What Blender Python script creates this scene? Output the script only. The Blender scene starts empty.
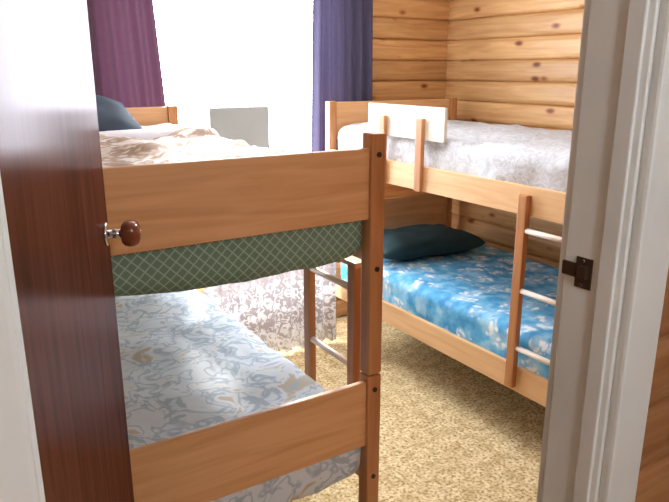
import bpy, bmesh, math, random
from mathutils import Vector, noise, Matrix
random.seed(3)
scene=bpy.context.scene
try:
    scene.view_settings.view_transform='Standard'
except Exception: pass
H=1.75

# ---------------------------------------------------------------- materials
def newmat(name):
    m=bpy.data.materials.new(name); m.use_nodes=True
    nt=m.node_tree; return m,nt,nt.nodes['Principled BSDF']
def N(nt,t,**k):
    n=nt.nodes.new(t)
    for a,b in k.items(): setattr(n,a,b)
    return n
def ramp(nt,stops,interp='LINEAR'):
    r=N(nt,'ShaderNodeValToRGB'); cr=r.color_ramp; cr.interpolation=interp
    while len(cr.elements)<len(stops): cr.elements.new(.5)
    for e,(p,c) in zip(cr.elements,stops):
        e.position=p; e.color=(c[0],c[1],c[2],1)
    return r
def mix(nt,fac,a,b,mode='MIX'):
    m=N(nt,'ShaderNodeMix',data_type='RGBA',blend_type=mode)
    for sock,v in ((0,fac),(6,a),(7,b)):
        if isinstance(v,(int,float)): m.inputs[sock].default_value=v
        elif isinstance(v,tuple): m.inputs[sock].default_value=(v[0],v[1],v[2],1)
        else: nt.links.new(v,m.inputs[sock])
    return m.outputs[2]
def plain(name,c,rough=.5,metal=0,noise_amt=.04):
    m,nt,b=newmat(name)
    tc=N(nt,'ShaderNodeTexCoord'); n=N(nt,'ShaderNodeTexNoise'); n.inputs['Scale'].default_value=6
    nt.links.new(tc.outputs['Object'],n.inputs['Vector'])
    r=ramp(nt,[(.3,tuple(max(0,x*(1-noise_amt)) for x in c)),(.7,tuple(min(1,x*(1+noise_amt)) for x in c))])
    nt.links.new(n.outputs['Fac'],r.inputs[0]); nt.links.new(r.outputs[0],b.inputs['Base Color'])
    b.inputs['Roughness'].default_value=rough; b.inputs['Metallic'].default_value=metal
    return m
def wood(name,c1,c2,axis='x',rough=.4,plank=0,knots=False,stretch=14,scale=2.2,bump=.1,vary=.3,spec=.5,varnish=None):
    m,nt,b=newmat(name); L=nt.links.new
    tc=N(nt,'ShaderNodeTexCoord'); vec=tc.outputs['Object']
    val=None
    if plank:
        s=N(nt,'ShaderNodeSeparateXYZ'); L(vec,s.inputs[0])
        d=N(nt,'ShaderNodeMath',operation='DIVIDE'); L(s.outputs[2],d.inputs[0]); d.inputs[1].default_value=plank
        f=N(nt,'ShaderNodeMath',operation='FLOOR'); L(d.outputs[0],f.inputs[0])
        w=N(nt,'ShaderNodeTexWhiteNoise',noise_dimensions='1D'); L(f.outputs[0],w.inputs['W'])
        sc=N(nt,'ShaderNodeVectorMath',operation='SCALE'); L(w.outputs['Color'],sc.inputs[0]); sc.inputs['Scale'].default_value=9
        ad=N(nt,'ShaderNodeVectorMath',operation='ADD'); L(vec,ad.inputs[0]); L(sc.outputs[0],ad.inputs[1])
        vec=ad.outputs[0]; val=w.outputs['Value']
    mp=N(nt,'ShaderNodeMapping'); L(vec,mp.inputs[0])
    s=[stretch]*3; s['xyz'.index(axis)]=1.0
    mp.inputs['Scale'].default_value=s
    n=N(nt,'ShaderNodeTexNoise'); n.inputs['Scale'].default_value=scale; n.inputs['Detail'].default_value=7; n.inputs['Distortion'].default_value=.8
    L(mp.outputs[0],n.inputs['Vector'])
    r=ramp(nt,[(.33,c2),(.66,c1)]); L(n.outputs['Fac'],r.inputs[0]); col=r.outputs[0]
    if val is not None:
        r2=ramp(nt,[(0,(1-vary,1-vary*1.1,1-vary*1.2)),(1,(1,1,1))]); L(val,r2.inputs[0])
        col=mix(nt,1.0,col,r2.outputs[0],'MULTIPLY')
    if knots:
        mk=N(nt,'ShaderNodeMapping'); L(vec,mk.inputs[0]); s=[8.0]*3; s['xyz'.index(axis)]=4.0
        s[1 if axis=='x' else 0]=0.0
        mk.inputs['Scale'].default_value=s
        v=N(nt,'ShaderNodeTexVoronoi'); v.inputs['Scale'].default_value=1.0; L(mk.outputs[0],v.inputs['Vector'])
        rk=ramp(nt,[(.0,(.16,.05,.02)),(.085,(.30,.11,.04)),(.11,(.62,.42,.25)),(.19,(1,1,1))]); L(v.outputs['Distance'],rk.inputs[0])
        col=mix(nt,.95,col,rk.outputs[0],'MULTIPLY')
    L(col,b.inputs['Base Color'])
    b.inputs['Roughness'].default_value=rough; b.inputs['Specular IOR Level'].default_value=spec
    bp=N(nt,'ShaderNodeBump'); bp.inputs['Strength'].default_value=bump; bp.inputs['Distance'].default_value=.004
    L(n.outputs['Fac'],bp.inputs['Height']); L(bp.outputs[0],b.inputs['Normal'])
    if varnish:   # thin satin varnish over the stained veneer
        df=N(nt,'ShaderNodeBsdfDiffuse'); L(col,df.inputs[0])
        gl=N(nt,'ShaderNodeBsdfGlossy'); gl.inputs['Roughness'].default_value=rough; gl.inputs[0].default_value=(1,.93,.97,1)
        ms=N(nt,'ShaderNodeMixShader'); ms.inputs[0].default_value=varnish
        L(df.outputs[0],ms.inputs[1]); L(gl.outputs[0],ms.inputs[2]); L(ms.outputs[0],nt.nodes['Material Output'].inputs[0])
    return m
bedx=wood('bed_pine_x',(.75,.42,.20),(.62,.31,.125),'x',.38,bump=.04)
bedy=wood('bed_pine_y',(.82,.53,.29),(.72,.42,.20),'y',.38,bump=.04)
bedz=wood('bed_pine_z',(.55,.25,.10),(.42,.17,.06),'z',.38,bump=.04)
palez=wood('pale_rung',(.85,.74,.66),(.75,.62,.52),'y',.4)
cream=plain('cream_board',(.70,.64,.54),.45)
logx=wood('log_wall_x',(.78,.44,.18),(.58,.27,.095),'x',.42,plank=.14,knots=True,bump=.2)
logy=wood('log_wall_y',(.81,.50,.23),(.63,.33,.13),'y',.42,plank=.14,knots=True,bump=.2)
doorm=wood('door_veneer',(.15,.048,.028),(.085,.025,.014),'z',.2,stretch=10,bump=.01,varnish=.085)
knobm=wood('knob_wood',(.30,.08,.03),(.17,.045,.018),'z',.2)
white=plain('trim_white',(.82,.82,.78),.35)
ceilm=plain('ceiling_paint',(.80,.78,.74),.8)
winf=plain('window_frame_white',(.8,.8,.8),.4)
chrome=plain('chrome',(.7,.7,.7),.2,1)
bronze=plain('strike_bronze',(.13,.09,.06),.4,.8)
boltm=plain('bolt_dark',(.04,.03,.03),.4,.5)
grey=plain('mirror_back_grey',(.36,.37,.36),.6)
pillowm=plain('pillow_teal',(.012,.045,.055),.8,noise_amt=.3)
pillowb=plain('pillow_blue_black',(.03,.045,.07),.8,noise_amt=.4)
darkm=plain('rod_dark',(.12,.08,.06),.4)

def carpet():
    m,nt,b=newmat('carpet_gold'); L=nt.links.new
    tc=N(nt,'ShaderNodeTexCoord')
    n=N(nt,'ShaderNodeTexNoise'); n.inputs['Scale'].default_value=68; n.inputs['Detail'].default_value=3; L(tc.outputs['Object'],n.inputs['Vector'])
    n2=N(nt,'ShaderNodeTexNoise'); n2.inputs['Scale'].default_value=16; n2.inputs['Detail'].default_value=4; L(tc.outputs['Object'],n2.inputs['Vector'])
    r=ramp(nt,[(.32,(.42,.26,.10)),(.45,(.78,.58,.29)),(.60,(.97,.84,.56))]); L(n.outputs['Fac'],r.inputs[0])
    r2=ramp(nt,[(.35,(.76,.68,.56)),(.6,(1,1,1))]); L(n2.outputs['Fac'],r2.inputs[0])
    L(mix(nt,1.0,r.outputs[0],r2.outputs[0],'MULTIPLY'),b.inputs['Base Color'])
    b.inputs['Roughness'].default_value=.95
    bp=N(nt,'ShaderNodeBump'); bp.inputs['Strength'].default_value=.7; bp.inputs['Distance'].default_value=.011
    L(n.outputs['Fac'],bp.inputs['Height']); L(bp.outputs[0],b.inputs['Normal'])
    return m
carpetm=carpet()

def floral(name,stops,scale,dist=1.5,rough=.8,second=None,s2=9,detail=2,lo=.60):
    m,nt,b=newmat(name); L=nt.links.new
    tc=N(nt,'ShaderNodeTexCoord')
    n=N(nt,'ShaderNodeTexNoise'); n.inputs['Scale'].default_value=scale; n.inputs['Detail'].default_value=detail; n.inputs['Distortion'].default_value=dist
    L(tc.outputs['Object'],n.inputs['Vector'])
    r=ramp(nt,stops); L(n.outputs['Fac'],r.inputs[0]); col=r.outputs[0]
    if second:
        mp=N(nt,'ShaderNodeMapping'); mp.inputs['Location'].default_value=(4,2,7); L(tc.outputs['Object'],mp.inputs[0])
        n2=N(nt,'ShaderNodeTexNoise'); n2.inputs['Scale'].default_value=s2; n2.inputs['Detail'].default_value=2; n2.inputs['Distortion'].default_value=2.5
        L(mp.outputs[0],n2.inputs['Vector'])
        r3=ramp(nt,[(lo,(0,0,0)),(lo+.03,(1,1,1))]); L(n2.outputs['Fac'],r3.inputs[0])
        col=mix(nt,r3.outputs[0],col,second)
    L(col,b.inputs['Base Color']); b.inputs['Roughness'].default_value=rough
    return m
def blossom():
    m,nt,b=newmat('blue_blossom'); L=nt.links.new
    tc=N(nt,'ShaderNodeTexCoord')
    n=N(nt,'ShaderNodeTexNoise'); n.inputs['Scale'].default_value=12; n.inputs['Detail'].default_value=3; L(tc.outputs['Object'],n.inputs['Vector'])
    r=ramp(nt,[(.35,(.05,.30,.62)),(.5,(.12,.44,.74)),(.65,(.32,.62,.85))]); L(n.outputs['Fac'],r.inputs[0])
    sb=N(nt,'ShaderNodeVectorMath',operation='SCALE'); L(n.outputs['Color'],sb.inputs[0]); sb.inputs['Scale'].default_value=.10
    ad=N(nt,'ShaderNodeVectorMath',operation='ADD'); L(tc.outputs['Object'],ad.inputs[0]); L(sb.outputs[0],ad.inputs[1])
    v=N(nt,'ShaderNodeTexVoronoi'); v.inputs['Scale'].default_value=9; L(ad.outputs[0],v.inputs['Vector'])
    rv=ramp(nt,[(.0,(.35,.35,.35)),(.10,(1,1,1)),(.38,(.95,.95,.95)),(.50,(0,0,0))]); L(v.outputs['Distance'],rv.inputs[0])
    v2=N(nt,'ShaderNodeTexVoronoi'); v2.inputs['Scale'].default_value=24; L(ad.outputs[0],v2.inputs['Vector'])
    r2=ramp(nt,[(.30,(1,1,1)),(.55,(.2,.2,.2))]); L(v2.outputs['Distance'],r2.inputs[0])
    f=mix(nt,1.0,rv.outputs[0],r2.outputs[0],'MULTIPLY')
    L(mix(nt,f,r.outputs[0],(.86,.92,.96)),b.inputs['Base Color']); b.inputs['Roughness'].default_value=.8
    return m
bluem=blossom()
greym=floral('grey_floral',[(.0,(.53,.54,.58)),(.42,(.62,.63,.67)),(.5,(.46,.46,.50)),(.56,(.62,.62,.65)),(.68,(.43,.41,.42))],10,2.0)
whitem=floral('pale_floral',[(.0,(.66,.73,.82)),(.42,(.70,.77,.86)),(.47,(.38,.47,.58)),(.53,(.70,.76,.85)),(.62,(.74,.78,.83)),(.68,(.54,.50,.44))],9,1.2,second=(.42,.52,.62),s2=8,lo=.60)
brownm=floral('brown_swirl',[(.0,(.60,.55,.51)),(.42,(.62,.57,.53)),(.48,(.30,.19,.13)),(.56,(.38,.27,.20)),(.6,(.64,.59,.56))],6,1.6)
sheetm=floral('white_sheet',[(.3,(.66,.63,.68)),(.7,(.75,.72,.78))],5)

def plaid():
    m,nt,b=newmat('green_check'); L=nt.links.new
    tc=N(nt,'ShaderNodeTexCoord')
    mp=N(nt,'ShaderNodeMapping'); L(tc.outputs['Object'],mp.inputs[0]); mp.inputs['Rotation'].default_value=(0,math.radians(45),0)
    s=N(nt,'ShaderNodeSeparateXYZ'); L(mp.outputs[0],s.inputs[0])
    outs=[]
    for i in (0,2):
        a=N(nt,'ShaderNodeMath',operation='MULTIPLY'); L(s.outputs[i],a.inputs[0]); a.inputs[1].default_value=42
        f=N(nt,'ShaderNodeMath',operation='FRACT'); L(a.outputs[0],f.inputs[0])
        l=N(nt,'ShaderNodeMath',operation='LESS_THAN'); L(f.outputs[0],l.inputs[0]); l.inputs[1].default_value=.16
        outs.append(l.outputs[0])
    mx=N(nt,'ShaderNodeMath',operation='MAXIMUM'); L(outs[0],mx.inputs[0]); L(outs[1],mx.inputs[1])
    L(mix(nt,mx.outputs[0],(.15,.24,.17),(.34,.45,.35)),b.inputs['Base Color'])
    b.inputs['Roughness'].default_value=.85
    return m
greenm=plaid()

def cloth(name,c,trans=.5,lace=False,tcol=None):
    m,nt,b=newmat(name); L=nt.links.new
    out=nt.nodes['Material Output']
    b.inputs['Roughness'].default_value=.9
    tc=N(nt,'ShaderNodeTexCoord'); n=N(nt,'ShaderNodeTexNoise'); n.inputs['Scale'].default_value=30
    L(tc.outputs['Object'],n.inputs['Vector'])
    r=ramp(nt,[(.3,tuple(x*.9 for x in c)),(.7,c)]); L(n.outputs['Fac'],r.inputs[0]); L(r.outputs[0],b.inputs['Base Color'])
    t=N(nt,'ShaderNodeBsdfTranslucent'); t.inputs[0].default_value=(*(tcol or c),1)
    ms=N(nt,'ShaderNodeMixShader'); ms.inputs[0].default_value=trans
    L(b.outputs[0],ms.inputs[1]); L(t.outputs[0],ms.inputs[2])
    if lace:
        tr=N(nt,'ShaderNodeBsdfTransparent')
        s=N(nt,'ShaderNodeSeparateXYZ'); L(tc.outputs['Object'],s.inputs[0])
        v=N(nt,'ShaderNodeTexVoronoi'); v.inputs['Scale'].default_value=13; L(tc.outputs['Object'],v.inputs['Vector'])
        rv=ramp(nt,[(.16,(0,0,0)),(.22,(1,1,1)),(.36,(1,1,1)),(.42,(0,0,0))]); L(v.outputs['Distance'],rv.inputs[0])
        n3=N(nt,'ShaderNodeTexNoise'); n3.inputs['Scale'].default_value=22; n3.inputs['Distortion'].default_value=2; L(tc.outputs['Object'],n3.inputs['Vector'])
        r3=ramp(nt,[(.50,(0,0,0)),(.56,(1,1,1))]); L(n3.outputs['Fac'],r3.inputs[0])
        pat=mix(nt,1.0,rv.outputs[0],r3.outputs[0],'LIGHTEN')
        rz=ramp(nt,[(.44,(1,1,1)),(.52,(.3,.3,.3))]); L(s.outputs[2],rz.inputs[0])
        solid=mix(nt,1.0,pat,rz.outputs[0],'MULTIPLY')
        rf=ramp(nt,[(0,(.14,.14,.14)),(1,(.02,.02,.02))]); L(solid,rf.inputs[0])
        m2=N(nt,'ShaderNodeMixShader'); L(rf.outputs[0],m2.inputs[0]); L(ms.outputs[0],m2.inputs[1]); L(tr.outputs[0],m2.inputs[2])
        L(mix(nt,solid,(.55,.53,.56),(.95,.95,.96)),b.inputs['Base Color'])
        L(mix(nt,solid,(.16,.155,.17),(.42,.42,.44)),t.inputs[0])
        L(m2.outputs[0],out.inputs[0])
    else: L(ms.outputs[0],out.inputs[0])
    return m
purple=cloth('curtain_maroon_purple',(.10,.045,.075),.3,tcol=(.036,.014,.024))
purple2=cloth('curtain_blue_purple',(.10,.085,.15),.3,tcol=(.020,.016,.034))
lacem=cloth('lace_white',(.92,.90,.91),.38,True,tcol=(.40,.38,.40))

# ---------------------------------------------------------------- geometry helpers
def link(ob,parent=None):
    scene.collection.objects.link(ob)
    if parent: ob.parent=parent
    return ob
def empty(name,loc=(0,0,0),rz=0):
    e=bpy.data.objects.new(name,None); e.location=loc; e.rotation_euler=(0,0,rz); e.empty_display_size=.1
    scene.collection.objects.link(e); return e
def addbox(bm,x0,x1,y0,y1,z0,z1,bev=0):
    r=bmesh.ops.create_cube(bm,size=1)
    vs=r['verts']
    for v in vs:
        v.co=Vector(((x0+x1)/2+v.co.x*(x1-x0),(y0+y1)/2+v.co.y*(y1-y0),(z0+z1)/2+v.co.z*(z1-z0)))
    if bev>0:
        es=list({e for v in vs for e in v.link_edges})
        bmesh.ops.bevel(bm,geom=es,offset=bev,segments=2,affect='EDGES',profile=.6)
def finish(bm,name,mat,parent=None,smooth=False):
    bmesh.ops.recalc_face_normals(bm,faces=bm.faces)
    me=bpy.data.meshes.new(name); bm.to_mesh(me); bm.free()
    if mat: me.materials.append(mat)
    if smooth:
        for p in me.polygons: p.use_smooth=True
    return link(bpy.data.objects.new(name,me),parent)
def box(name,b,mat,parent=None,bev=.003):
    bm=bmesh.new(); addbox(bm,*b,bev); return finish(bm,name,mat,parent)
def boxes(name,bs,mat,parent=None,bev=.003):
    bm=bmesh.new()
    for b in bs: addbox(bm,*b,bev)
    return finish(bm,name,mat,parent)
def cyl(name,p0,p1,r,mat,parent=None,seg=20,r2=None):
    bm=bmesh.new(); p0=Vector(p0);p1=Vector(p1); d=p1-p0
    M=Matrix.Translation((p0+p1)/2)@d.to_track_quat('Z','Y').to_matrix().to_4x4()
    bmesh.ops.create_cone(bm,cap_ends=True,segments=seg,radius1=r,radius2=r if r2 is None else r2,depth=d.length,matrix=M)
    ob=finish(bm,name,mat,parent)
    for p in ob.data.polygons: p.use_smooth=len(p.vertices)==4
    return ob
def cushion(name,b,mat,parent=None,rad=.05,amp=.008,cuts=40,freq=5,seed=0,toplump=0,sag=0,wr=0):
    x0,x1,y0,y1,z0,z1=b
    bm=bmesh.new(); bmesh.ops.create_cube(bm,size=1)
    bmesh.ops.subdivide_edges(bm,edges=bm.edges[:],cuts=cuts,use_grid_fill=True)
    c=Vector(((x0+x1)/2,(y0+y1)/2,(z0+z1)/2)); h=Vector((x1-x0,y1-y0,z1-z0))/2
    r=min(rad,h.z*.98)
    for v in bm.verts:
        p=Vector((v.co[i]*2 for i in range(3)))
        p=Vector((math.copysign(1-(1-abs(t))**1.35,t) for t in p))
        p=Vector((p.x*h.x,p.y*h.y,p.z*h.z))
        q=Vector((max(-h.x+r,min(h.x-r,p.x)),max(-h.y+r,min(h.y-r,p.y)),max(-h.z+r,min(h.z-r,p.z))))
        d=p-q
        if d.length>1e-6: p=q+d.normalized()*r
        w=p+c
        nn=noise.noise(w*freq+Vector((seed,0,0)))+.5*noise.noise(w*freq*2.3+Vector((seed,5,0)))
        dirv=(d.normalized() if d.length>1e-6 else Vector((0,0,1)))
        w=w+dirv*amp*nn
        if wr:
            k=noise.noise(Vector((w.x*2.2+seed,w.y*2.2,w.z*2)))
            w=w+dirv*wr*.5*(1-abs(noise.noise(Vector((w.x*4+3*k,w.y*5-2*k,seed))))*4)
        if sag and w.z<c.z:
            s=(w.x-x0)/(x1-x0); w.z-=sag*math.sin(math.pi*min(1,max(0,s)))**.6*(c.z-w.z)/h.z
        if toplump and w.z>c.z:
            w.z+=toplump*max(0,noise.noise(w*3.1+Vector((seed,9,2)))+.25*noise.noise(w*9))
        v.co=w
    return finish(bm,name,mat,parent,True)
def pillow(name,loc,a,b,h,rz,mat,parent=None,tilt=(0,0)):
    n=28; bm=bmesh.new(); M=Matrix.Translation(loc)@Matrix.Rotation(rz,4,'Z')@Matrix.Rotation(tilt[0],4,'X')@Matrix.Rotation(tilt[1],4,'Y')
    g={}
    for s in (1,-1):
        for i in range(n+1):
            for j in range(n+1):
                u=-1+2*i/n; v=-1+2*j/n
                if s==-1 and (i in (0,n) or j in (0,n)): g[(s,i,j)]=g[(1,i,j)]; continue
                z=s*h*(max(0,(1-u**4)*(1-v**4)))**.55
                p=Vector((a*u*(1-.06*(1-abs(v))*abs(u)),b*v*(1-.08*(1-abs(u))*abs(v)),z))
                p.z+=.014*noise.noise(p*9+Vector((3,1,s)))*(1 if abs(u)<.95 else 0)
                g[(s,i,j)]=bm.verts.new(M@p)
    for s in (1,-1):
        for i in range(n):
            for j in range(n):
                bm.faces.new((g[(s,i,j)],g[(s,i+1,j)],g[(s,i+1,j+1)],g[(s,i,j+1)]))
    return finish(bm,name,mat,parent,True)
def sheet(name,x0,x1,z0,z1,y,amp,waves,mat,parent=None,phase=0,flare=0,scallop=0,lean=0):
    nx=int(waves*14); nz=30; bm=bmesh.new(); g=[]
    for j in range(nz+1):
        t=j/nz; row=[]
        for i in range(nx+1):
            s=i/nx; z=z1+(z0-z1)*t
            x=x0+(x1-x0)*s+flare*t*(s-.5)+lean*t*s
            a=amp*(.55+.45*t)
            yy=y+a*math.sin(s*waves*2*math.pi+phase+.7*math.sin(s*5+t))+.3*a*math.sin(s*waves*4.7+1.3+t*2)
            if scallop: z+=t*scallop*abs(math.sin(s*waves*3*math.pi))
            row.append(bm.verts.new((x,yy,z)))
        g.append(row)
    for j in range(nz):
        for i in range(nx): bm.faces.new((g[j][i],g[j][i+1],g[j+1][i+1],g[j+1][i]))
    return finish(bm,name,mat,parent,True)
P=.14
def logsec(bm,axis,a0,a1,z0,z1,face,back,sgn):
    pts=[]
    k=math.floor(z0/P+1e-6)
    while k*P<z1-1e-6:
        for s in (.0,.035,.10,.22,.4,.6,.78,.90,.965):
            z=(k+s)*P
            if z<z0-1e-6 or z>z1+1e-6: continue
            b=.024*(max(0,1-abs(2*s-1)**5))**.6
            pts.append((face+sgn*(b-.024),z))
        k+=1
    if pts[0][1]>z0+1e-5: pts.insert(0,(pts[0][0],z0))
    if pts[-1][1]<z1-1e-5: pts.append((pts[-1][0],z1))
    pts=pts+[(back,z1),(back,z0)]
    def mk(a,p): return (a,p[0],p[1]) if axis=='x' else (p[0],a,p[1])
    A=[bm.verts.new(mk(a0,p)) for p in pts]; B=[bm.verts.new(mk(a1,p)) for p in pts]
    n=len(pts)
    for i in range(n): bm.faces.new((A[i],A[(i+1)%n],B[(i+1)%n],B[i]))
    bm.faces.new(A); bm.faces.new(B[::-1])

# ---------------------------------------------------------------- room
YB=3.76; XR=3.34; ZC=2.4; WX0,WX1,WZ0,WZ1=.82,2.44,.42,2.30
bm=bmesh.new()
logsec(bm,'x',0,WX0,0,ZC,YB,YB+.12,-1); logsec(bm,'x',WX1,XR,0,ZC,YB,YB+.12,-1)
logsec(bm,'x',WX0,WX1,0,WZ0,YB,YB+.12,-1); logsec(bm,'x',WX0,WX1,WZ1,ZC,YB,YB+.12,-1)
finish(bm,'wall_back',logx)
bm=bmesh.new(); logsec(bm,'y',.72,YB+.12,0,ZC,XR,XR+.12,-1); finish(bm,'wall_right',logy)
bm=bmesh.new(); logsec(bm,'y',.72,YB+.12,0,ZC,-.02,-.14,1); finish(bm,'wall_left',logy)
JX0,JX1,DZ=.052,.937,2.12
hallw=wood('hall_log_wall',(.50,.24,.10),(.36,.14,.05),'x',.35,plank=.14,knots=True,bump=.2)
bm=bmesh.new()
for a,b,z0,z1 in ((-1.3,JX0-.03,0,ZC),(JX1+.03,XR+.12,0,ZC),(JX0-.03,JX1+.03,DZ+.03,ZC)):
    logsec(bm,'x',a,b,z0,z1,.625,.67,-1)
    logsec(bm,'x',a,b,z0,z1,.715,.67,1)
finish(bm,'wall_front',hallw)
boxes('floor',[(-1.42,XR+.15,-1.6,YB+.15,-.05,0)],carpetm,bev=0)
boxes('ceiling',[(-1.42,XR+.15,-1.6,YB+.15,ZC,ZC+.05)],ceilm,bev=0)
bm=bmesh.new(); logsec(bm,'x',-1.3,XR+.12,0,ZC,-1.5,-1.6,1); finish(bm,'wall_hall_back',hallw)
bm=bmesh.new(); logsec(bm,'y',-1.5,.6,0,ZC,-1.3,-1.4,1); finish(bm,'wall_hall_left',logy)
bm=bmesh.new(); logsec(bm,'y',-1.5,.6,0,ZC,XR,XR+.12,-1); finish(bm,'wall_hall_right',logy)
# door frame
fr=empty('trim_1')
boxes('jamb_latch',[(JX1,JX1+.03,.605,.72,0,DZ+.03)],white,fr,.003)
boxes('jamb_hinge',[(JX0-.03,JX0,.605,.72,0,DZ+.03)],white,fr,.003)
boxes('jamb_head',[(JX0,JX1,.605,.72,DZ,DZ+.03)],white,fr,.003)
boxes('door_stop',[(JX1-.008,JX1,.615,.646,0,DZ),(JX0+.012,JX1-.012,.615,.648,DZ-.012,DZ)],white,fr,.003)
boxes('architrave_hall',[(JX1+.006,JX1+.098,.585,.605,0,DZ+.10),(JX0-.115,JX0-.006,.585,.605,0,DZ+.10),(JX0-.006,JX1+.006,.585,.605,DZ+.006,DZ+.10)],white,fr,.006)
boxes('architrave_room',[(JX1+.006,JX1+.09,.72,.738,0,DZ+.09),(JX0-.006,JX1+.006,.72,.738,DZ+.04,DZ+.09)],white,fr,.006)
sp=empty('strike_plate')
ZS=1.415
boxes('plate',[(JX1-.002,JX1+.001,.662,.695,ZS-.030,ZS+.025)],bronze,sp,.0008)
boxes('lip',[(JX1-.012,JX1-.001,.667,.684,ZS-.010,ZS+.012)],bronze,sp,.002)
boxes('lip_curl',[(JX1-.004,JX1+.002,.694,.722,ZS-.013,ZS+.012)],bronze,sp,.001)
for dz in (-.024,.019): cyl('screw',(JX1-.004,.68,ZS+dz),(JX1-.001,.68,ZS+dz),.003,chrome,sp,10)

# door
AL=math.radians(19.7)
door=empty('door_1',(JX0+.002,.722,0),math.pi/2-AL)
DW=.832
box('slab',(.002,DW,0,.038,.012,2.1),doorm,door,.002)
box('latch_plate',(DW-.0005,DW+.002,.008,.030,1.34,1.46),chrome,door,.0005)
for z in (.25,1.05,1.85): cyl('hinge',(0,-.002,z-.045),(0,-.002,z+.045),.006,bronze,door,12)
KX,KZ=DW-.065,1.403
cyl('rose',(KX,0,KZ),(KX,-.006,KZ),.026,chrome,door,28)
cyl('neck',(KX,-.004,KZ),(KX,-.042,KZ),.010,chrome,door,20)
bm=bmesh.new()
prof=[(.0,.014),(.002,.024),(.008,.031),(.018,.034),(.028,.033),(.036,.028),(.040,.018),(.0405,.0)]
rings=[]
for d,r in prof:
    ring=[]
    for i in range(32):
        a=2*math.pi*i/32; q=(abs(math.cos(a))**4+abs(math.sin(a))**4)**-.25
        q=.6*q+.4
        ring.append(bm.verts.new((KX+r*q*math.cos(a),-.034-d,KZ+r*q*.84*math.sin(a))))
    rings.append(ring)
for a,b in zip(rings,rings[1:]):
    for i in range(32): bm.faces.new((a[i],a[(i+1)%32],b[(i+1)%32],b[i]))
bm.faces.new(rings[0])
bmesh.ops.remove_doubles(bm,verts=bm.verts,dist=.0002)
finish(bm,'knob',knobm,door,True)
cyl('knob_inlay',(KX,-.074,KZ),(KX,-.0765,KZ),.007,chrome,door,16)
cyl('rose_room',(KX,.038,KZ),(KX,.044,KZ),.026,chrome,door,28)
cyl('knob_room',(KX,.044,KZ),(KX,.09,KZ),.024,knobm,door,28)

# window
w=empty('window_1')
fw=.05
boxes('frame',[(WX0,WX1,YB+.02,YB+.08,WZ0,WZ0+fw),(WX0,WX1,YB+.02,YB+.08,WZ1-fw,WZ1),
 (WX0,WX0+fw,YB+.02,YB+.08,WZ0,WZ1),(WX1-fw,WX1,YB+.02,YB+.08,WZ0,WZ1),(WX0,WX1,YB+.025,YB+.075,1.06,1.11)],winf,w,.003)
boxes('sill',[(1.25,2.10,3.40,YB+.03,1.07,1.092)],winf,w,.004)

# ---------------------------------------------------------------- curtains
CY=YB-.065
c1=empty('curtain_pair')
sheet('curtain_1',.69,1.15,.95,2.33,CY,.022,6,purple,c1,0,.04,lean=.06)
sheet('curtain_2',2.18,2.62,.95,2.33,CY,.022,6,purple2,c1,1,.05)
cyl('rod',(.6,CY,2.335),(2.70,CY,2.335),.012,darkm,c1)
sheet('lace_curtain',1.26,2.155,.012,1.066,3.41,.030,8,lacem,None,0,0,.02)
mr=empty('table_mirror')
box('back_panel',(1.42,1.80,3.60,3.62,1.11,1.545),grey,mr,.009)
box('foot',(1.51,1.72,3.57,3.66,1.092,1.112),grey,mr,.004)
mglass=plain('mirror_glass',(.8,.8,.8),.05,1)
box('glass',(1.45,1.77,3.619,3.622,1.14,1.515),mglass,mr,.0005)

# ---------------------------------------------------------------- bunks
def bunk(x0,x1,y0,y1,name='bunk_bed'):
    e=empty(name); ps=.054; top=1.566
    ps_=[]
    for x in (x0,x1-ps):
        for y in (y0,y1-ps):
            ps_.append((x,x+ps,y,y+ps,.0,.752)); ps_.append((x,x+ps,y,y+ps,.757,top))
    boxes('posts',ps_,bedz,e,.006)
    th=.022
    boxes('end_panels',[(x0+ps-.002,x1-ps+.002,y0+.012,y0+.012+th,1.295,1.52),(x0+ps-.002,x1-ps+.002,y0+.012,y0+.012+th,.483,.728),
      (x0+ps-.002,x1-ps+.002,y1-.034,y1-.012,1.33,1.56),(x0+ps-.002,x1-ps+.002,y1-.034,y1-.012,.64,.90)],bedx,e,.005)
    boxes('side_rails',[(x,x+.024,y0+ps-.002,y1-ps+.002,z0,z1) for x in (x0+.004,x1-.028) for z0,z1 in ((1.14,1.27),(.305,.43))],bedy,e,.004)
    boxes('slats',[(x0+.03,x1-.03,y0+.12+i*.2,y0+.19+i*.2,z,z+.016) for i in range(int((y1-y0-.2)/.2)+1) for z in (1.155,.33)],bedx,e,.002)
    for x in (x0+ps/2,x1-ps/2):
        for z in (1.50,1.13,.70,.36):
            cyl('bolt',(x,y0-.004,z),(x,y0+.004,z),.0085,boltm,e,14)
    for y in (y0+ps/2,y1-ps/2):
        for z in (1.2,.37):
            cyl('bolt_side',(x0-.003,y,z),(x0+.004,y,z),.008,boltm,e,14)
            cyl('bolt_side',(x1-.004,y,z),(x1+.003,y,z),.008,boltm,e,14)
    return e
LX0,LX1,LY0,LY1=.28,1.217,1.632,3.60
RX0,RX1,RY0,RY1=2.178,3.24,1.50,3.57
lb=bunk(LX0,LX1,LY0,LY1); rb=bunk(RX0,RX1,RY0,RY1)
def ladder(parent,x,ya,yb,zt,zb,rungs,sgn):
    xs=sorted((x,x+sgn*.03))
    boxes('ladder_stiles',[(xs[0],xs[1],y-.024,y+.024,zb,zt) for y in (ya,yb)],bedz,parent,.005)
    for i,z in enumerate(rungs):
        cyl('rung_%d'%(i+1),(x+sgn*.015,ya,z),(x+sgn*.015,yb,z),.0125,palez,parent,14)
ladder(rb,RX0+.003,1.90,1.56,1.235,.33,[1.08,.805,.53],-1)
ladder(lb,LX1-.003,2.14,1.82,1.10,.31,[1.00,.70,.42],1)
boxes('ladder_tread',[(LX1-.003,LX1+.085,1.79,2.17,1.085,1.105)],bedy,lb,.004)
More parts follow.
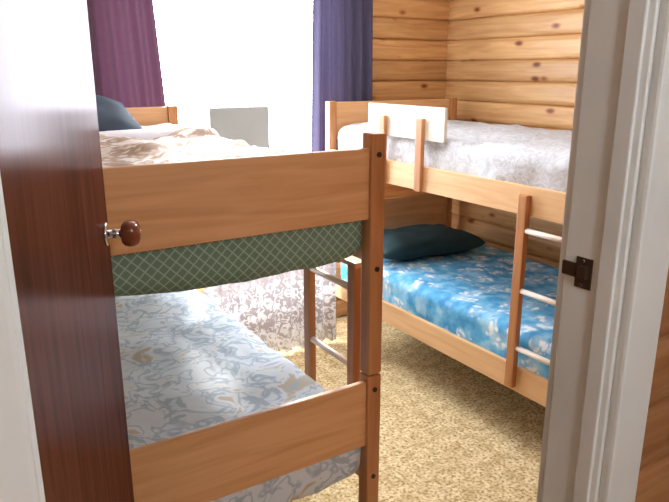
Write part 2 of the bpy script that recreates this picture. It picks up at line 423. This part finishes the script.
boxes('guard_board',[(RX0+.002,RX0+.020,2.45,3.10,1.405,1.575)],cream,rb,.004)
boxes('guard_straps',[(RX0-.022,RX0+.002,y-.026,y+.026,1.14,1.515) for y in (2.94,2.62)],bedz,rb,.005)

# bedding
g=.03
cushion('mattress_left_upper',(LX0+g,LX1-g,LY0+.036,LY1-.05,1.172,1.42),greenm,lb,.06,.012,seed=1,sag=.03)
cushion('mattress_left_lower',(LX0+g,LX1-g,LY0+.036,LY1-.05,.348,.60),whitem,lb,.06,.014,seed=2,sag=.03,wr=.010)
cushion('mattress_right_upper',(RX0+.03,RX1-.03,RY0+.05,RY1-.05,1.172,1.415),greym,rb,.07,.02,seed=3,freq=4,wr=.014)
cushion('mattress_right_lower',(RX0+.03,RX1-.03,RY0+.05,RY1-.10,.348,.60),bluem,rb,.06,.014,seed=4,wr=.006)
cushion('duvet_left_upper',(LX0+.05,LX1-.04,LY0+.4,LY1-.62,1.40,1.455),brownm,lb,.03,.012,seed=5,toplump=.06,wr=.014)
cushion('sheet_left_upper',(LX0+.06,LX1-.05,LY1-.68,LY1-.08,1.405,1.475),sheetm,lb,.03,.01,seed=6,toplump=.03)
pillow('pillow_left_upper',(.66,3.30,1.535),.27,.19,.07,.1,pillowb,lb,(.45,.12))
pillow('pillow_right_lower',(2.66,3.20,.675),.38,.24,.075,-.12,pillowm,rb)

# ---------------------------------------------------------------- lamps
def add_fill_lamp(name,loc,energy,col,rad):
    e=empty(name)
    cyl('base',(loc[0],loc[1],ZC-.03),(loc[0],loc[1],ZC),.08,white,e,28)
    m,nt,b=newmat(name+'_glass'); b.inputs['Emission Color'].default_value=(*col,1); b.inputs['Emission Strength'].default_value=1.5; b.inputs['Base Color'].default_value=(.9,.9,.9,1)
    cyl('shade',(loc[0],loc[1],ZC-.09),(loc[0],loc[1],ZC-.03),.10,m,e,28,r2=.13)
    l=bpy.data.lights.new(name+'_bulb','POINT'); l.energy=energy; l.color=col; l.shadow_soft_size=rad
    o=bpy.data.objects.new('bulb',l); o.location=(loc[0],loc[1],ZC-.2); scene.collection.objects.link(o); o.parent=e
add_fill_lamp('ceiling_fill_lamp',(1.7,2.2,0),25,(.90,.94,1),.12)  # unseen lamp and fixture, added to brighten the bedroom
add_fill_lamp('ceiling_fill_lamp',(.5,-.7,0),38,(.82,.91,1),.12)  # unseen hall fixture behind the camera, added as fill for door and trim

W=bpy.data.worlds.new('World'); scene.world=W; W.use_nodes=True
bg=W.node_tree.nodes['Background']; bg.inputs[0].default_value=(.86,.93,1,1); bg.inputs[1].default_value=19
pl=bpy.data.lights.new('window_portal','AREA'); pl.shape='RECTANGLE'; pl.size=WX1-WX0; pl.size_y=WZ1-WZ0
pl.cycles.is_portal=True
po=bpy.data.objects.new('window_portal',pl); po.location=((WX0+WX1)/2,YB+.13,(WZ0+WZ1)/2); po.rotation_euler=(-math.pi/2,0,0); scene.collection.objects.link(po)
s=bpy.data.lights.new('sun','SUN'); s.energy=5; s.angle=.08; s.color=(1,.97,.92)
so=bpy.data.objects.new('sun',s); so.rotation_euler=Vector((-.36,-1,-.45)).to_track_quat('-Z','Y').to_euler(); so.location=(2,6,4); scene.collection.objects.link(so)

cam=bpy.data.cameras.new('camera'); cam.lens=34.98; cam.sensor_width=36; cam.clip_start=.02
co=bpy.data.objects.new('camera',cam); co.location=(0,0,H); co.rotation_euler=(math.radians(90-15.5),0,math.radians(-32.2))
scene.collection.objects.link(co); scene.camera=co
